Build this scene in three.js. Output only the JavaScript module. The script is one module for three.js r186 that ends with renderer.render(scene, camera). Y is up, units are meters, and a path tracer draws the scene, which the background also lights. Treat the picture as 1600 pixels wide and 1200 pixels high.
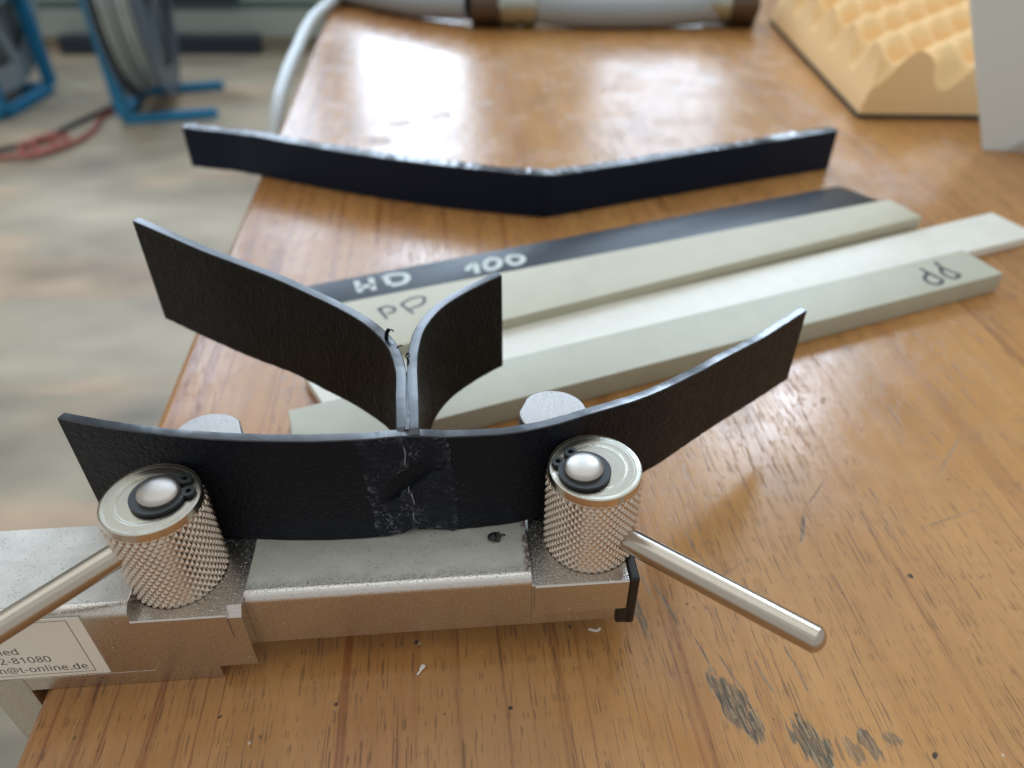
import * as THREE from 'three';
import { RoundedBoxGeometry } from 'three/addons/geometries/RoundedBoxGeometry.js';
import { mergeGeometries, mergeVertices, toCreasedNormals } from 'three/addons/utils/BufferGeometryUtils.js';
import { RectAreaLightUniformsLib } from 'three/addons/lights/RectAreaLightUniformsLib.js';

// ---------------------------------------------------------------- camera, light, exposure
const scene = new THREE.Scene();
const camera = new THREE.PerspectiveCamera(53.5, 4 / 3, 0.01, 60);
camera.position.set(0, 0.23, 0);
camera.rotation.x = THREE.MathUtils.degToRad(-38.5);
camera.focus = 0.236;
camera.userData.fStop = 7.6;
const renderer = new THREE.WebGLRenderer({ antialias: true });
renderer.toneMapping = THREE.LinearToneMapping;
renderer.toneMappingExposure = 1.18;
renderer.shadowMap.enabled = true;
scene.background = new THREE.Color(0.48, 0.465, 0.44);          // the dim hall behind the viewer and to the sides
RectAreaLightUniformsLib.init();
const WINDOW_LIGHT = 6.5, WINDOW_TINT = new THREE.Color(0.80, 0.98, 1.20), CEILING_GLOW = 0.95, CEILING_TINT = new THREE.Color(0.98, 1.0, 0.97);
const WALL_Z = -3.95, WALL_TOP = 4.12;
const WINDOWS = [[-2.7, -1.7, 3.3, 0.95, 0.78], [-1.5, -0.98, 4.0, 0.75, 0.78], [-0.8, -0.22, 4.0, 1.35, 0.78], [0.40, 1.12, 3.3, 0.62, 0.78], [1.35, 2.1, 3.6, 2.3, 2.0]];

// ---------------------------------------------------------------- small helpers
const MM = 0.001, rad = THREE.MathUtils.degToRad, lerp = THREE.MathUtils.lerp, clamp = THREE.MathUtils.clamp;
let seed = 7;
const rnd = () => { seed = (seed * 1664525 + 1013904223) >>> 0; return seed / 4294967296; };
const hash = (x, y, k) => { let h = Math.imul(x, 374761393) ^ Math.imul(y, 668265263) ^ Math.imul(k, 2147483647 ^ 0x5bd1e995); h = Math.imul(h ^ (h >>> 13), 1274126177); return ((h ^ (h >>> 16)) >>> 0) / 4294967296; };
function noise(x, y, k = 0) {
  const i = Math.floor(x), j = Math.floor(y), fx = x - i, fy = y - j, u = fx * fx * (3 - 2 * fx), v = fy * fy * (3 - 2 * fy);
  const a = hash(i, j, k), b = hash(i + 1, j, k), c = hash(i, j + 1, k), d = hash(i + 1, j + 1, k);
  return a + (b - a) * u + (c - a) * v + (a - b - c + d) * u * v;
}
const fbm = (x, y, k, n = 3) => { let s = 0, a = 0.5, t = 0; for (let i = 0; i < n; i++) { s += a * noise(x, y, k + i); t += a; a *= 0.5; x *= 2.03; y *= 2.03; } return s / t; };
const smooth = (a, b, x) => { const t = clamp((x - a) / (b - a), 0, 1); return t * t * (3 - 2 * t); };
const toByte = (l) => { const c = l <= 0.0031308 ? l * 12.92 : 1.055 * Math.pow(l, 1 / 2.4) - 0.055; return clamp(Math.round(c * 255), 0, 255); };

const used = {};
function numbered(name) { used[name] = (used[name] ?? -1) + 1; return used[name] ? name + '_' + String(used[name]).padStart(3, '0') : name; }
function tag(o, label, category, group, kind) {
  if (label) o.userData.label = label;
  if (category) o.userData.category = category;
  if (group) o.userData.group = group;
  if (kind) o.userData.kind = kind;
  return o;
}
function thing(name, label, category, [x, y, z] = [0, 0, 0], turn = 0, group) {          // place in millimetres
  const o = new THREE.Group(); o.name = numbered(name); o.position.set(x * MM, y * MM, z * MM); o.rotation.y = turn;
  scene.add(o); return tag(o, label, category, group);
}
function mesh(name, geo, mat, parent = scene, label) {                                    // geometry in millimetres
  geo.scale(MM, MM, MM);
  const m = new THREE.Mesh(geo, mat); m.name = parent === scene ? numbered(name) : name; m.castShadow = m.receiveShadow = true;
  parent.add(m); if (label) m.userData.label = label; return m;
}
function structure(name, geo, mat) { return tag(mesh(name, geo, mat), null, null, null, 'structure'); }
function merge(list) { return mergeGeometries(list.map((g) => { const n = g.index ? g.toNonIndexed() : g; for (const k of Object.keys(n.attributes)) if (!['position', 'normal', 'uv'].includes(k)) n.deleteAttribute(k); return n; })); }
function dataTexture(w, h, fill, srgb, repeat) {
  const d = new Uint8Array(w * h * 4); fill(d, w, h);
  const t = new THREE.DataTexture(d, w, h, THREE.RGBAFormat); t.magFilter = THREE.LinearFilter; t.minFilter = THREE.LinearMipmapLinearFilter; t.generateMipmaps = true;
  t.wrapS = t.wrapT = THREE.RepeatWrapping; if (srgb) t.colorSpace = THREE.SRGBColorSpace; if (repeat) t.repeat.set(repeat[0], repeat[1]); t.needsUpdate = true; return t;
}
// a tiling pair of numbers per pixel: r = height (bump), g = roughness
function reliefTexture(size, mmSpan, fn) {
  return dataTexture(size, size, (d, w, h) => { for (let y = 0; y < h; y++) for (let x = 0; x < w; x++) { const [b, r] = fn(x, y); const i = (y * w + x) * 4; d[i] = clamp(b, 0, 1) * 255; d[i + 1] = clamp(r, 0, 1) * 255; d[i + 2] = 0; d[i + 3] = 255; } }, false, [1 / mmSpan, 1 / mmSpan]);
}
// profile in (z, y) drawn out from x0 to x1
function extrudeX(pts, x0, x1, bevel = 0) {
  const s = new THREE.Shape(); pts.forEach(([z, y], i) => (i ? s.lineTo(-z, y) : s.moveTo(-z, y)));
  const g = new THREE.ExtrudeGeometry(s, { depth: x1 - x0 - 2 * bevel, bevelEnabled: bevel > 0, bevelSize: bevel, bevelThickness: bevel, bevelOffset: -bevel, bevelSegments: 2, curveSegments: 6 });
  g.rotateY(Math.PI / 2); g.translate(x0 + bevel, 0, 0); return toCreasedNormals(g, 0.5);
}
function roundedProfile(z0, z1, y0, y1, rFront, rBack = 0.6, rLow = 0.6) {                // z1 is the front
  const p = [], arc = (cz, cy, r, a0, a1) => { for (let i = 0; i <= 8; i++) { const a = a0 + (a1 - a0) * i / 8; p.push([cz + r * Math.cos(a), cy + r * Math.sin(a)]); } };
  arc(z1 - rLow, y0 + rLow, rLow, -Math.PI / 2, 0); arc(z1 - rFront, y1 - rFront, rFront, 0, Math.PI / 2);
  arc(z0 + rBack, y1 - rBack, rBack, Math.PI / 2, Math.PI); arc(z0 + rLow, y0 + rLow, rLow, Math.PI, 1.5 * Math.PI); return p;
}
function slab(corners, y0, y1, bevel = 0.6) {                                             // flat bar over a quadrilateral [x, z]
  const s = new THREE.Shape(); corners.forEach(([x, z], i) => (i ? s.lineTo(x, -z) : s.moveTo(x, -z)));
  const g = new THREE.ExtrudeGeometry(s, { depth: y1 - y0 - 2 * bevel, bevelEnabled: true, bevelSize: bevel, bevelThickness: bevel, bevelOffset: -bevel, bevelSegments: 3 });
  g.rotateX(-Math.PI / 2); g.translate(0, y0 + bevel, 0); return toCreasedNormals(g, 0.6);
}
function ribbon(points, width, y, wobble = 0.12) {                                        // a pen stroke lying flat
  const c = new THREE.CatmullRomCurve3(points.map(([x, z]) => new THREE.Vector3(x, 0, z)), false, 'centripetal'), n = 10 * points.length, pos = [], uv = [], idx = [];
  for (let i = 0; i <= n; i++) {
    const p = c.getPoint(i / n), t = c.getTangent(i / n), w = width / 2 * (1 + wobble * (noise(i * 0.4, points[0][0], 5) - 0.5) * 2) * (i === 0 || i === n ? 0.55 : 1);
    pos.push(p.x - t.z * w, y, p.z + t.x * w, p.x + t.z * w, y, p.z - t.x * w); uv.push(i / n, 0, i / n, 1);
    if (i < n) { const a = 2 * i; idx.push(a, a + 1, a + 2, a + 1, a + 3, a + 2); }
  }
  const g = new THREE.BufferGeometry(); g.setAttribute('position', new THREE.Float32BufferAttribute(pos, 3)); g.setAttribute('uv', new THREE.Float32BufferAttribute(uv, 2)); g.setIndex(idx); g.computeVertexNormals(); return g;
}
function tube(points, r, seg = 60, radial = 14, closed = false) {
  return new THREE.TubeGeometry(new THREE.CatmullRomCurve3(points.map((p) => new THREE.Vector3(...p)), closed, 'centripetal'), seg, r, radial, closed);
}
const std = (o) => new THREE.MeshStandardMaterial(o), phys = (o) => new THREE.MeshPhysicalMaterial(o);
const lin = (r, g, b) => new THREE.Color().setRGB(r, g, b);

// ---------------------------------------------------------------- relief textures shared by materials
const grainTex = reliefTexture(512, 40, (x, y) => {                                       // blasted metal: fine pits and flakes
  const a = hash(x >> 1, y >> 1, 3), b = hash(x >> 2, y >> 2, 9), i = x >> 2, j = y >> 2, f = hash(i, j, 21) > 0.93 ? 1 : 0;            // a few tilted flakes sparkle
  const ramp = ((x & 3) / 3 - 0.5) * (hash(i, j, 22) - 0.5) * 2 + ((y & 3) / 3 - 0.5) * (hash(i, j, 23) - 0.5) * 2;
  return f ? [0.5 + 0.9 * ramp, 0.10] : [0.36 + 0.14 * a + 0.16 * b, 0.30 + 0.12 * (b - 0.5)];
});
const plasticTex = reliefTexture(512, 40, (x, y) => {                                     // pressed sheet with small pimples
  const n = fbm(x / 14, y / 14, 2, 3), s = hash(x >> 2, y >> 2, 5);
  return [0.6 * n + 0.12 * s + (hash(x >> 3, y >> 3, 6) > 0.97 ? 0.25 : 0), 0.42 + 0.25 * (n - 0.5)];
});
const fibreTex = reliefTexture(512, 40, (x, y) => {                                       // stretched sheet: upright fibres
  const n = fbm(x / 5, y / 42, 12, 3), m = fbm(x / 14, y / 14, 2, 2), t = smooth(0.52, 0.72, fbm(x / 4 + 3 * m, y / 30, 31, 2));
  return [0.35 * n + 0.25 * m + 0.4 * t, 0.46 + 0.3 * (n - 0.5)];
});
const steelTex = reliefTexture(512, 40, (x, y) => [0.5 * fbm(x / 30, y / 30, 44, 2), 0.17 + 0.10 * fbm(x / 60, y / 3, 41, 3) + 0.12 * fbm(x / 40, y / 40, 43, 2)]);
const discTex = reliefTexture(256, 1, (x, y) => [0.5 * noise(0.5, y / 2, 48) + 0.3 * noise(x / 30, y / 5, 49), 0.3]);
const scuffTex = dataTexture(1024, 1024, (d, w, h) => { for (let y = 0; y < h; y++) for (let x = 0; x < w; x++) { const i = (y * w + x) * 4, n = fbm(x / 60, y / 60, 161, 3), f = hash(x >> 1, y >> 1, 162), c = smooth(0.80, 0.9, noise((x + y * 0.4) / 90, (y - x * 0.4) / 2.2, 163)) * smooth(0.5, 0.7, noise(x / 120, y / 120, 164)), k = 0.93 + 0.10 * (n - 0.5) + 0.035 * (f - 0.5) - 0.10 * c - (noise(x / 4, y / 4, 165) > 0.93 ? 0.10 * noise(x / 50, y / 50, 166) : 0); d[i] = toByte(k); d[i + 1] = toByte(k * 0.995); d[i + 2] = toByte(k * 0.985); d[i + 3] = 255; } }, true, [1 / 160, 1 / 160]);
const roughTex = reliefTexture(512, 60, (x, y) => { const n = fbm(x / 10, y / 10, 71, 4); return [n, 0.45 + 0.4 * (n - 0.5)]; });

// ---------------------------------------------------------------- materials
const M = {
  blasted: std({ color: lin(0.63, 0.61, 0.585), metalness: 1, roughness: 1, roughnessMap: grainTex, bumpMap: grainTex, bumpScale: 0.00016 }),
  steel: std({ color: lin(0.50, 0.455, 0.395), metalness: 1, roughness: 1, roughnessMap: steelTex, bumpMap: steelTex, bumpScale: 0.00003 }),
  plate: std({ color: lin(0.4, 0.38, 0.35), metalness: 1, roughness: 0.36, bumpMap: grainTex, bumpScale: 0.00003 }),
  knurl: std({ color: lin(0.66, 0.575, 0.495), metalness: 1, roughness: 0.2 }),
  disc: std({ color: lin(0.40, 0.385, 0.335), metalness: 1, roughness: 0.23, bumpMap: discTex, bumpScale: 0.00004 }),
  pin: std({ color: lin(0.46, 0.435, 0.405), metalness: 1, roughness: 0.4, bumpMap: grainTex, bumpScale: 0.00006 }),
  post: std({ color: lin(0.37, 0.355, 0.345), metalness: 0.95, roughness: 0.5, bumpMap: grainTex, bumpScale: 0.0002 }),
  circlip: std({ color: lin(0.022, 0.028, 0.034), metalness: 0.3, roughness: 0.32 }),
  cap: std({ color: lin(0.008, 0.008, 0.009), roughness: 0.42 }),
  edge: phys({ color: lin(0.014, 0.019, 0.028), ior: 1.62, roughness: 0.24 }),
  black: phys({ specularIntensity: 0.32, color: lin(0.0055, 0.0075, 0.0135), roughness: 1, roughnessMap: plasticTex, bumpMap: plasticTex, bumpScale: 0.0008 }),
  fibre: phys({ specularIntensity: 0.36, color: lin(0.006, 0.0058, 0.006), roughness: 1, roughnessMap: fibreTex, bumpMap: fibreTex, bumpScale: 0.0012 }),
  thick: phys({ specularIntensity: 0.4, color: lin(0.004, 0.011, 0.027), roughness: 0.4, bumpMap: roughTex, bumpScale: 0.0003 }),
  beige: std({ map: scuffTex, color: lin(0.53, 0.51, 0.395), roughness: 0.5, bumpMap: roughTex, bumpScale: 0.00005 }),
  greyBeige: std({ map: scuffTex, color: lin(0.48, 0.485, 0.395), roughness: 0.46, bumpMap: roughTex, bumpScale: 0.00005 }),
  white: std({ map: scuffTex, color: lin(0.82, 0.83, 0.77), roughness: 0.45, bumpMap: roughTex, bumpScale: 0.00004 }),
  hd: phys({ specularIntensity: 0.55, color: lin(0.011, 0.016, 0.026), roughness: 0.3, bumpMap: roughTex, bumpScale: 0.0001 }),
  whiteInk: std({ color: lin(0.62, 0.68, 0.68), roughness: 0.7 }),
  blackInk: std({ color: lin(0.05, 0.052, 0.065), roughness: 0.6 }),
};

// ---------------------------------------------------------------- the table
const EDGE_TURN = Math.atan(0.088);
const table = thing('workbench_table', 'worn varnished wooden workbench table on which the clamp, black strips and plastic bars lie', 'table', [-140, 0, 0], EDGE_TURN);
// u runs across the table from its left edge, v away from the viewer along the grain, both in millimetres
function woodAt(u, v, out) {
  const warp = u + 9 * (noise(u * 0.012, v * 0.0016, 1) - 0.5) * 2 + 1.6 * (noise(u * 0.06, v * 0.006, 2) - 0.5);
  const band = fbm(warp * 0.035, v * 0.0006 + 3, 3, 3), fine = noise(warp * 0.42, v * 0.004, 7), hair = noise(warp * 1.9, v * 0.03, 8);
  const ridge = 1 - Math.abs(2 * noise(warp * 0.17, v * 0.0012, 9) - 1), shadeGrain = u < 122 + 3 * (noise(v * 0.01, 1, 17) - 0.5) ? 1 : u < 214 ? 0.45 : u > 420 && u < 640 ? 0.3 : 0;   // redder strips put weaker window light into the colour; grain lines stronger there
  const line = smooth(0.86, 0.97, ridge) * (0.35 + 0.65 * noise(warp * 2.0, v * 0.06, 10)) * (0.45 + 0.55 * shadeGrain);
  const pore = smooth(0.76, 0.86, noise(warp * 2.5, v * 0.10, 11)) * smooth(0.30, 0.62, noise(warp * 0.3 + 40, v * 0.03, 12));
  const pore2 = smooth(0.80, 0.88, noise(warp * 3.1 + 9, v * 0.21, 13));
  const worn = fbm(u * 0.012 + 5, v * 0.011, 15, 3), stain = smooth(0.56, 0.8, fbm(u * 0.03, v * 0.02, 19, 3)), blot = fbm(u * 0.16, v * 0.09, 27, 3);
  const k = clamp(0.26 + 0.42 * (band - 0.5) + 0.16 * (fine - 0.5) + 0.10 * (hair - 0.5) + 0.30 * shadeGrain + 0.62 * line, 0, 1);
  const p = clamp(0.85 * pore + 0.7 * pore2, 0, 1), q = 1 - 0.54 * p, w = (1 + 0.22 * (worn - 0.5)) * (1 + 0.10 * (blot - 0.5)), s = 1 - 0.13 * stain;
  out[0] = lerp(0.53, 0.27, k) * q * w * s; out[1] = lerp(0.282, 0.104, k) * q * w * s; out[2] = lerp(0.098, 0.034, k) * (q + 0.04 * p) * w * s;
  const scuff = smooth(0.45, 0.7, fbm(u * 0.05, v * 0.045, 23, 3));
  out[3] = 0.215 + 0.07 * scuff + 0.18 * p + 0.08 * (hair - 0.5);                          // roughness
  out[4] = 0.62 + 0.05 * (fine - 0.5) + 0.05 * (hair - 0.5) - 0.4 * p - 0.10 * line + 0.16 * (fbm(u * 0.22, v * 0.13, 28, 2) - 0.5);   // height
}
// worn and dented places: [u, v, half length, half width, turn from the grain, strength]
const GOUGES = [[220.6, 107, 12, 4.3, -0.42, 1], [240.4, 93.5, 8.8, 4.6, -0.3, 1], [252, 89.5, 4.2, 2.4, -0.2, 0.75], [257.5, 90.5, 4.4, 2.6, -0.2, 0.85], [265.5, 92, 1.8, 3.0, 0.3, 0.6],
  [217, 122, 9, 0.5, -0.25, 0.7], [222.6, 119, 8, 0.6, -0.3, 0.7], [233, 117, 7, 0.6, -0.2, 0.7], [245, 118, 8, 0.5, -0.1, 0.7], [198, 142, 11, 1.6, -0.08, 0.8], [208.2, 147, 11, 0.9, -0.22, 0.75], [203, 155, 8, 0.7, -0.2, 0.5],
  [271, 177, 9.5, 0.9, 0.44, 1], [282, 192, 9, 0.45, 0.78, 0.6], [350, 210, 17, 0.55, 0.8, 0.55], [237.5, 159, 11, 0.25, 1.15, 0.6], [225, 172, 9, 0.5, -0.2, 0.6], [205, 175, 5, 0.7, -0.2, 0.55],
  [275.7, 86, 1.3, 0.8, 0.4, 1.3], [300.9, 149.7, 0.9, 1.0, 0, 1], [150, 112, 0.7, 0.7, 0, 1.1], [120, 138, 0.9, 0.8, 0, 1.2], [59, 117, 1.0, 0.4, 1, 1], [95, 118, 0.8, 0.7, 0, 1.1], [173, 139.5, 0.9, 0.7, 0, 1.1],
  [132, 652, 16, 8, 0.9, 0.3], [105, 640, 14, 7, 1.2, 0.3], [172, 684, 13, 5, 1.4, 0.35], [84, 600, 9, 12, 0.2, 0.4], [250, 640, 5, 9, 0.9, 0.4], [330, 175, 14, 0.4, 1.3, 0.6], [310, 250, 3, 1.2, 0.5, 0.6], [285, 215, 12, 0.5, -0.3, 0.45]];
const DOTS = [];
for (let i = 0; i < 420; i++) { const near = i < 330; DOTS.push([near ? rnd() * 420 : rnd() * 900, near ? 70 + rnd() * 330 : 400 + rnd() * 700, 0.18 + 0.42 * rnd() * rnd() + (near ? 0 : 0.7 * rnd()), rnd() < 0.12 ? -0.8 : 0.5 + 0.5 * rnd()]); }
function woodTextures(w, h, u0, v0, uSpan, vSpan) {
  const color = new Uint8Array(w * h * 4), relief = new Uint8Array(w * h * 4), o = [0, 0, 0, 0, 0], du = uSpan / w, dv = vSpan / h, buf = new Float32Array(w * h * 5);
  for (let y = 0, i = 0; y < h; y++) for (let x = 0; x < w; x++, i += 5) { woodAt(u0 + (x + 0.5) * du, v0 + (y + 0.5) * dv, o); for (let c = 0; c < 5; c++) buf[i + c] = o[c]; }
  const stamp = (cu, cv, r, f) => {
    const x0 = Math.max(0, Math.floor((cu - r - u0) / du)), x1 = Math.min(w - 1, Math.ceil((cu + r - u0) / du)), y0 = Math.max(0, Math.floor((cv - r - v0) / dv)), y1 = Math.min(h - 1, Math.ceil((cv + r - v0) / dv));
    for (let y = y0; y <= y1; y++) for (let x = x0; x <= x1; x++) f((y * w + x) * 5, u0 + (x + 0.5) * du, v0 + (y + 0.5) * dv);
  };
  const mix = (i, c, t) => { for (let k = 0; k < 3; k++) buf[i + k] = lerp(buf[i + k], c[k], t); };
  for (const [cu, cv, a, b, turn, s] of GOUGES) stamp(cu, cv, Math.max(a, b) * 1.5, (i, u, v) => {
    const ca = Math.cos(turn), sa = Math.sin(turn), du_ = u - cu, dv_ = v - cv, along = (dv_ * ca + du_ * sa) / a, across = (du_ * ca - dv_ * sa) / b;
    const d = Math.hypot(along, across) + 0.55 * (noise(u * 1.5, v * 0.18, 51) - 0.5) + 0.5 * (noise(u * 0.6, v * 0.4, 52) - 0.5);
    const t = smooth(1.12, 0.86, d) * Math.min(1, s) * (0.62 + 0.38 * smooth(0.25, 0.6, noise(u * 2.4 + dv_ * 0.3, v * 0.22, 53)));
    const fibre = noise(u * 3.2 + dv_ * 0.4, v * 0.25, 54);
    mix(i, s > 0.99 && b < 1.2 && a < 1.5 ? [0.02, 0.015, 0.012] : fibre > 0.68 ? [0.27, 0.215, 0.135] : [0.085, 0.077, 0.060], 0.95 * t); buf[i + 3] = lerp(buf[i + 3], 0.7, t); buf[i + 4] -= (0.25 + 0.3 * (0.6 - fibre)) * t;
  });
  for (const [cu, cv, r, s] of DOTS) stamp(cu, cv, r * 2, (i, u, v) => { const t = smooth(1.2, 0.6, Math.hypot(u - cu, (v - cv) * 0.8) / r + 0.5 * (noise(u * 3, v * 3, 61) - 0.5)) * Math.abs(s); mix(i, s < 0 ? [0.62, 0.55, 0.45] : [0.035, 0.025, 0.018], t * 0.9); });
  for (let i = 0, j = 0; i < buf.length; i += 5, j += 4) {
    for (let c = 0; c < 3; c++) color[j + c] = toByte(buf[i + c]); color[j + 3] = 255;
    relief[j] = clamp(buf[i + 4], 0, 1) * 255; relief[j + 1] = clamp(buf[i + 3], 0, 1) * 255; relief[j + 3] = 255;
  }
  const tex = (d, srgb) => { const t = new THREE.DataTexture(d, w, h, THREE.RGBAFormat); t.magFilter = THREE.LinearFilter; t.minFilter = THREE.LinearMipmapLinearFilter; t.generateMipmaps = true; if (srgb) t.colorSpace = THREE.SRGBColorSpace; t.repeat.set(1 / uSpan, 1 / vSpan); t.offset.set(-u0 / uSpan, -v0 / vSpan); t.needsUpdate = true; return t; };
  const r = tex(relief, false);
  return phys({ map: tex(color, true), roughness: 1, roughnessMap: r, bumpMap: r, bumpScale: 0.00015, ior: 1.52 });
}
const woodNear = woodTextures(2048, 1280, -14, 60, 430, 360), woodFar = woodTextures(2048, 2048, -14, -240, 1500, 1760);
{
  const pos = [], nor = [], uv = [], groups = [], R = 5, DEPTH = 30, far = [[416, -200, 1480, 420], [0, -200, 416, 60], [0, 420, 1480, 1500]];
  const quad = (pts, n) => { for (const k of [0, 1, 2, 0, 2, 3]) { pos.push(...pts[k].slice(0, 3)); nor.push(...(Array.isArray(n[0]) ? n[k] : n)); uv.push(pts[k][3], pts[k][4]); } };
  const flat = (u0, v0, u1, v1) => quad([[u0, 0, -v0, u0, v0], [u1, 0, -v0, u1, v0], [u1, 0, -v1, u1, v1], [u0, 0, -v1, u0, v1]], [0, 1, 0]);
  const edge = (v0, v1) => {                                                              // the rounded left edge and its upright face
    for (let i = 0; i < 6; i++) {
      const a = Math.PI / 2 * i / 6, b = Math.PI / 2 * (i + 1) / 6, P = (t) => [R - R * Math.sin(t), -R + R * Math.cos(t)], N = (t) => [-Math.sin(t), Math.cos(t), 0], [xa, ya] = P(a), [xb, yb] = P(b);
      quad([[xb, yb, -v0, -b * R + R, v0], [xa, ya, -v0, -a * R + R, v0], [xa, ya, -v1, -a * R + R, v1], [xb, yb, -v1, -b * R + R, v1]], [N(b), N(a), N(a), N(b)]);
    }
    quad([[0, -DEPTH, -v0, -8, v0], [0, -R, -v0, -3, v0], [0, -R, -v1, -3, v1], [0, -DEPTH, -v1, -8, v1]], [-1, 0, 0]);
  };
  flat(R, 60, 416, 420); edge(60, 420); const nearCount = pos.length / 3;
  for (const [a, b, c, d] of far) flat(a ? a : R, b, c, d);
  edge(-200, 60); edge(420, 1500);
  quad([[0, -DEPTH, -1500, 0, 0], [1480, -DEPTH, -1500, 1480, 0], [1480, -DEPTH, 200, 1480, 1700], [0, -DEPTH, 200, 0, 1700]], [0, -1, 0]);
  quad([[0, -DEPTH, 200, 0, -230], [1480, -DEPTH, 200, 1480, -230], [1480, 0, 200, 1480, -200], [0, 0, 200, 0, -200]], [0, 0, 1]);
  quad([[1480, -DEPTH, -1500, 1480, 0], [0, -DEPTH, -1500, 0, 0], [0, 0, -1500, 0, 30], [1480, 0, -1500, 1480, 30]], [0, 0, -1]);
  quad([[1480, -DEPTH, 200, 0, 0], [1480, -DEPTH, -1500, 0, 1700], [1480, 0, -1500, 30, 1700], [1480, 0, 200, 30, 0]], [1, 0, 0]);
  const g = new THREE.BufferGeometry();
  g.setAttribute('position', new THREE.Float32BufferAttribute(pos, 3)); g.setAttribute('normal', new THREE.Float32BufferAttribute(nor, 3)); g.setAttribute('uv', new THREE.Float32BufferAttribute(uv, 2));
  g.addGroup(0, nearCount, 0); g.addGroup(nearCount, pos.length / 3 - nearCount, 1);
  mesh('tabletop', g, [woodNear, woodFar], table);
  for (const [u, v] of [[60, -140], [1420, -140], [60, 1440], [1420, 1440]]) mesh('leg', new RoundedBoxGeometry(60, 719, 60, 2, 3).translate(u, -30.5 - 359.5, -v), woodFar, table);
}

// ---------------------------------------------------------------- the clamping device (its own axes: x along the rail, z towards the viewer)
const RAIL_TURN = rad(4.5);
const clampThing = thing('strip_clamp', 'grey metal bench clamp with two knurled lever knobs gripping the table edge', 'clamp', [0, 0, -155], RAIL_TURN);
mesh('rail', extrudeX(roundedProfile(-28, 7.8, 11, 34.8, 3.2), -84, 5.6), M.blasted, clampThing);
{
  const t = dataTexture(1024, 512, (d, w, h) => { for (let y = 0; y < h; y++) for (let x = 0; x < w; x++) {
    const u = x / w * 88, v = y / h * 34, i = (y * w + x) * 4, n = fbm(u * 0.16, v * 0.3, 141, 3), g = hash(x >> 1, y >> 1, 142), f = fbm(u * 1.6, v * 1.6, 143, 2);
    let k = 0.92 + 0.26 * (n - 0.5) + 0.14 * (g - 0.5) + 0.10 * (f - 0.5); const grime = smooth(5.5, 0.4, v + 3.5 * (fbm(u * 0.35, v * 0.3, 144, 3) - 0.5)) * (0.15 + 0.4 * smooth(0.35, 0.7, f)), spot = (noise(u * 2.2, v * 2.2, 145) > 0.86 ? 0.5 : 0) * smooth(0.45, 0.6, noise(u * 0.3, v * 0.3, 146)), rust = smooth(2.2, 0.6, 88 - u + 1.4 * (f - 0.5)) * smooth(0.35, 0.6, fbm(u, v * 0.8, 147, 2) + 0.1);
    const c = [0.67 * k, 0.68 * k, 0.62 * k], G = [0.12, 0.16, 0.16], R = [0.10, 0.035, 0.02]; for (let q = 0; q < 3; q++) d[i + q] = toByte(lerp(lerp(c[q], G[q], clamp(grime + spot, 0, 0.9)), R[q], rust * 0.85)); d[i + 3] = 255; } }, true, [1 / 88, 1 / 34]);
  const g = new RoundedBoxGeometry(88, 0.12, 32.2, 2, 0.05), p = g.attributes.position, uv = g.attributes.uv; for (let i = 0; i < p.count; i++) uv.setXY(i, p.getX(i) + 44, 17 - p.getZ(i));
  mesh('worn_top', g.translate(-38.5, 34.83, -11.8), std({ map: t, roughness: 0.5, metalness: 0.35, bumpMap: grainTex, bumpScale: 0.00008 }), clampThing, 'pale worn upper face of the rail with grime at its front edge');
}
mesh('rail_end', extrudeX(roundedProfile(-28, 7.8, 11, 31.6, 0.5), 5.7, 33.5), M.blasted, clampThing);
mesh('saddle', extrudeX([[-29, 31.7], [7.9, 31.7], [7.9, 19.5], [9.8, 19.5], [9.8, 33.0], [9.3, 33.5], [-29, 33.5]], 6.6, 36.2), M.blasted, clampThing);
mesh('body', extrudeX(roundedProfile(-22, 12.6, 7, 39, 3.6, 1.5), -215, -115), M.blasted, clampThing);
mesh('sleeve', merge([extrudeX([[-29, 31.5], [8, 31.5], [8, 7], [12.6, 7], [12.6, 32.6], [-29, 32.6]], -115, -87), extrudeX([[-29, 34.85], [9.9, 34.85], [12.6, 32], [12.6, 7], [7.9, 7], [7.9, 34.0], [-29, 34.0]], -87, -82.8)]), M.blasted, clampThing);
mesh('saddle', extrudeX([[-29, 32.65], [12.65, 32.65], [12.65, 22], [13.3, 22], [13.3, 33.6], [12.9, 34], [-29, 34]], -115, -87), M.blasted, clampThing);
{
  const t = dataTexture(1024, 320, (d, w, h) => { for (let y = 0; y < h; y++) for (let x = 0; x < w; x++) { const u = x / w * 100, v = y / h * 31, i = (y * w + x) * 4, g = hash(x >> 1, y >> 1, 152), k = 0.92 + 0.3 * (fbm(u * 0.12, v * 0.2, 151, 3) - 0.5) + 0.22 * (g - 0.5) - (hash(x >> 2, y >> 2, 153) > 0.985 ? 0.4 : 0), c = [0.65, 0.64, 0.61]; for (let q = 0; q < 3; q++) d[i + q] = toByte(c[q] * k); d[i + 3] = 255; } }, true, [1 / 100, 1 / 31]);
  const g = new RoundedBoxGeometry(99.6, 0.12, 30.4, 2, 0.05), p = g.attributes.position, uv = g.attributes.uv; for (let i = 0; i < p.count; i++) uv.setXY(i, p.getX(i) + 50, 15.5 - p.getZ(i));
  mesh('worn_top', g.translate(-165.2, 39.03, -6.2), std({ map: t, roughness: 0.55, metalness: 0.25, bumpMap: grainTex, bumpScale: 0.0001 }), clampThing, 'pale speckled upper face of the clamp body');
}
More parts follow.
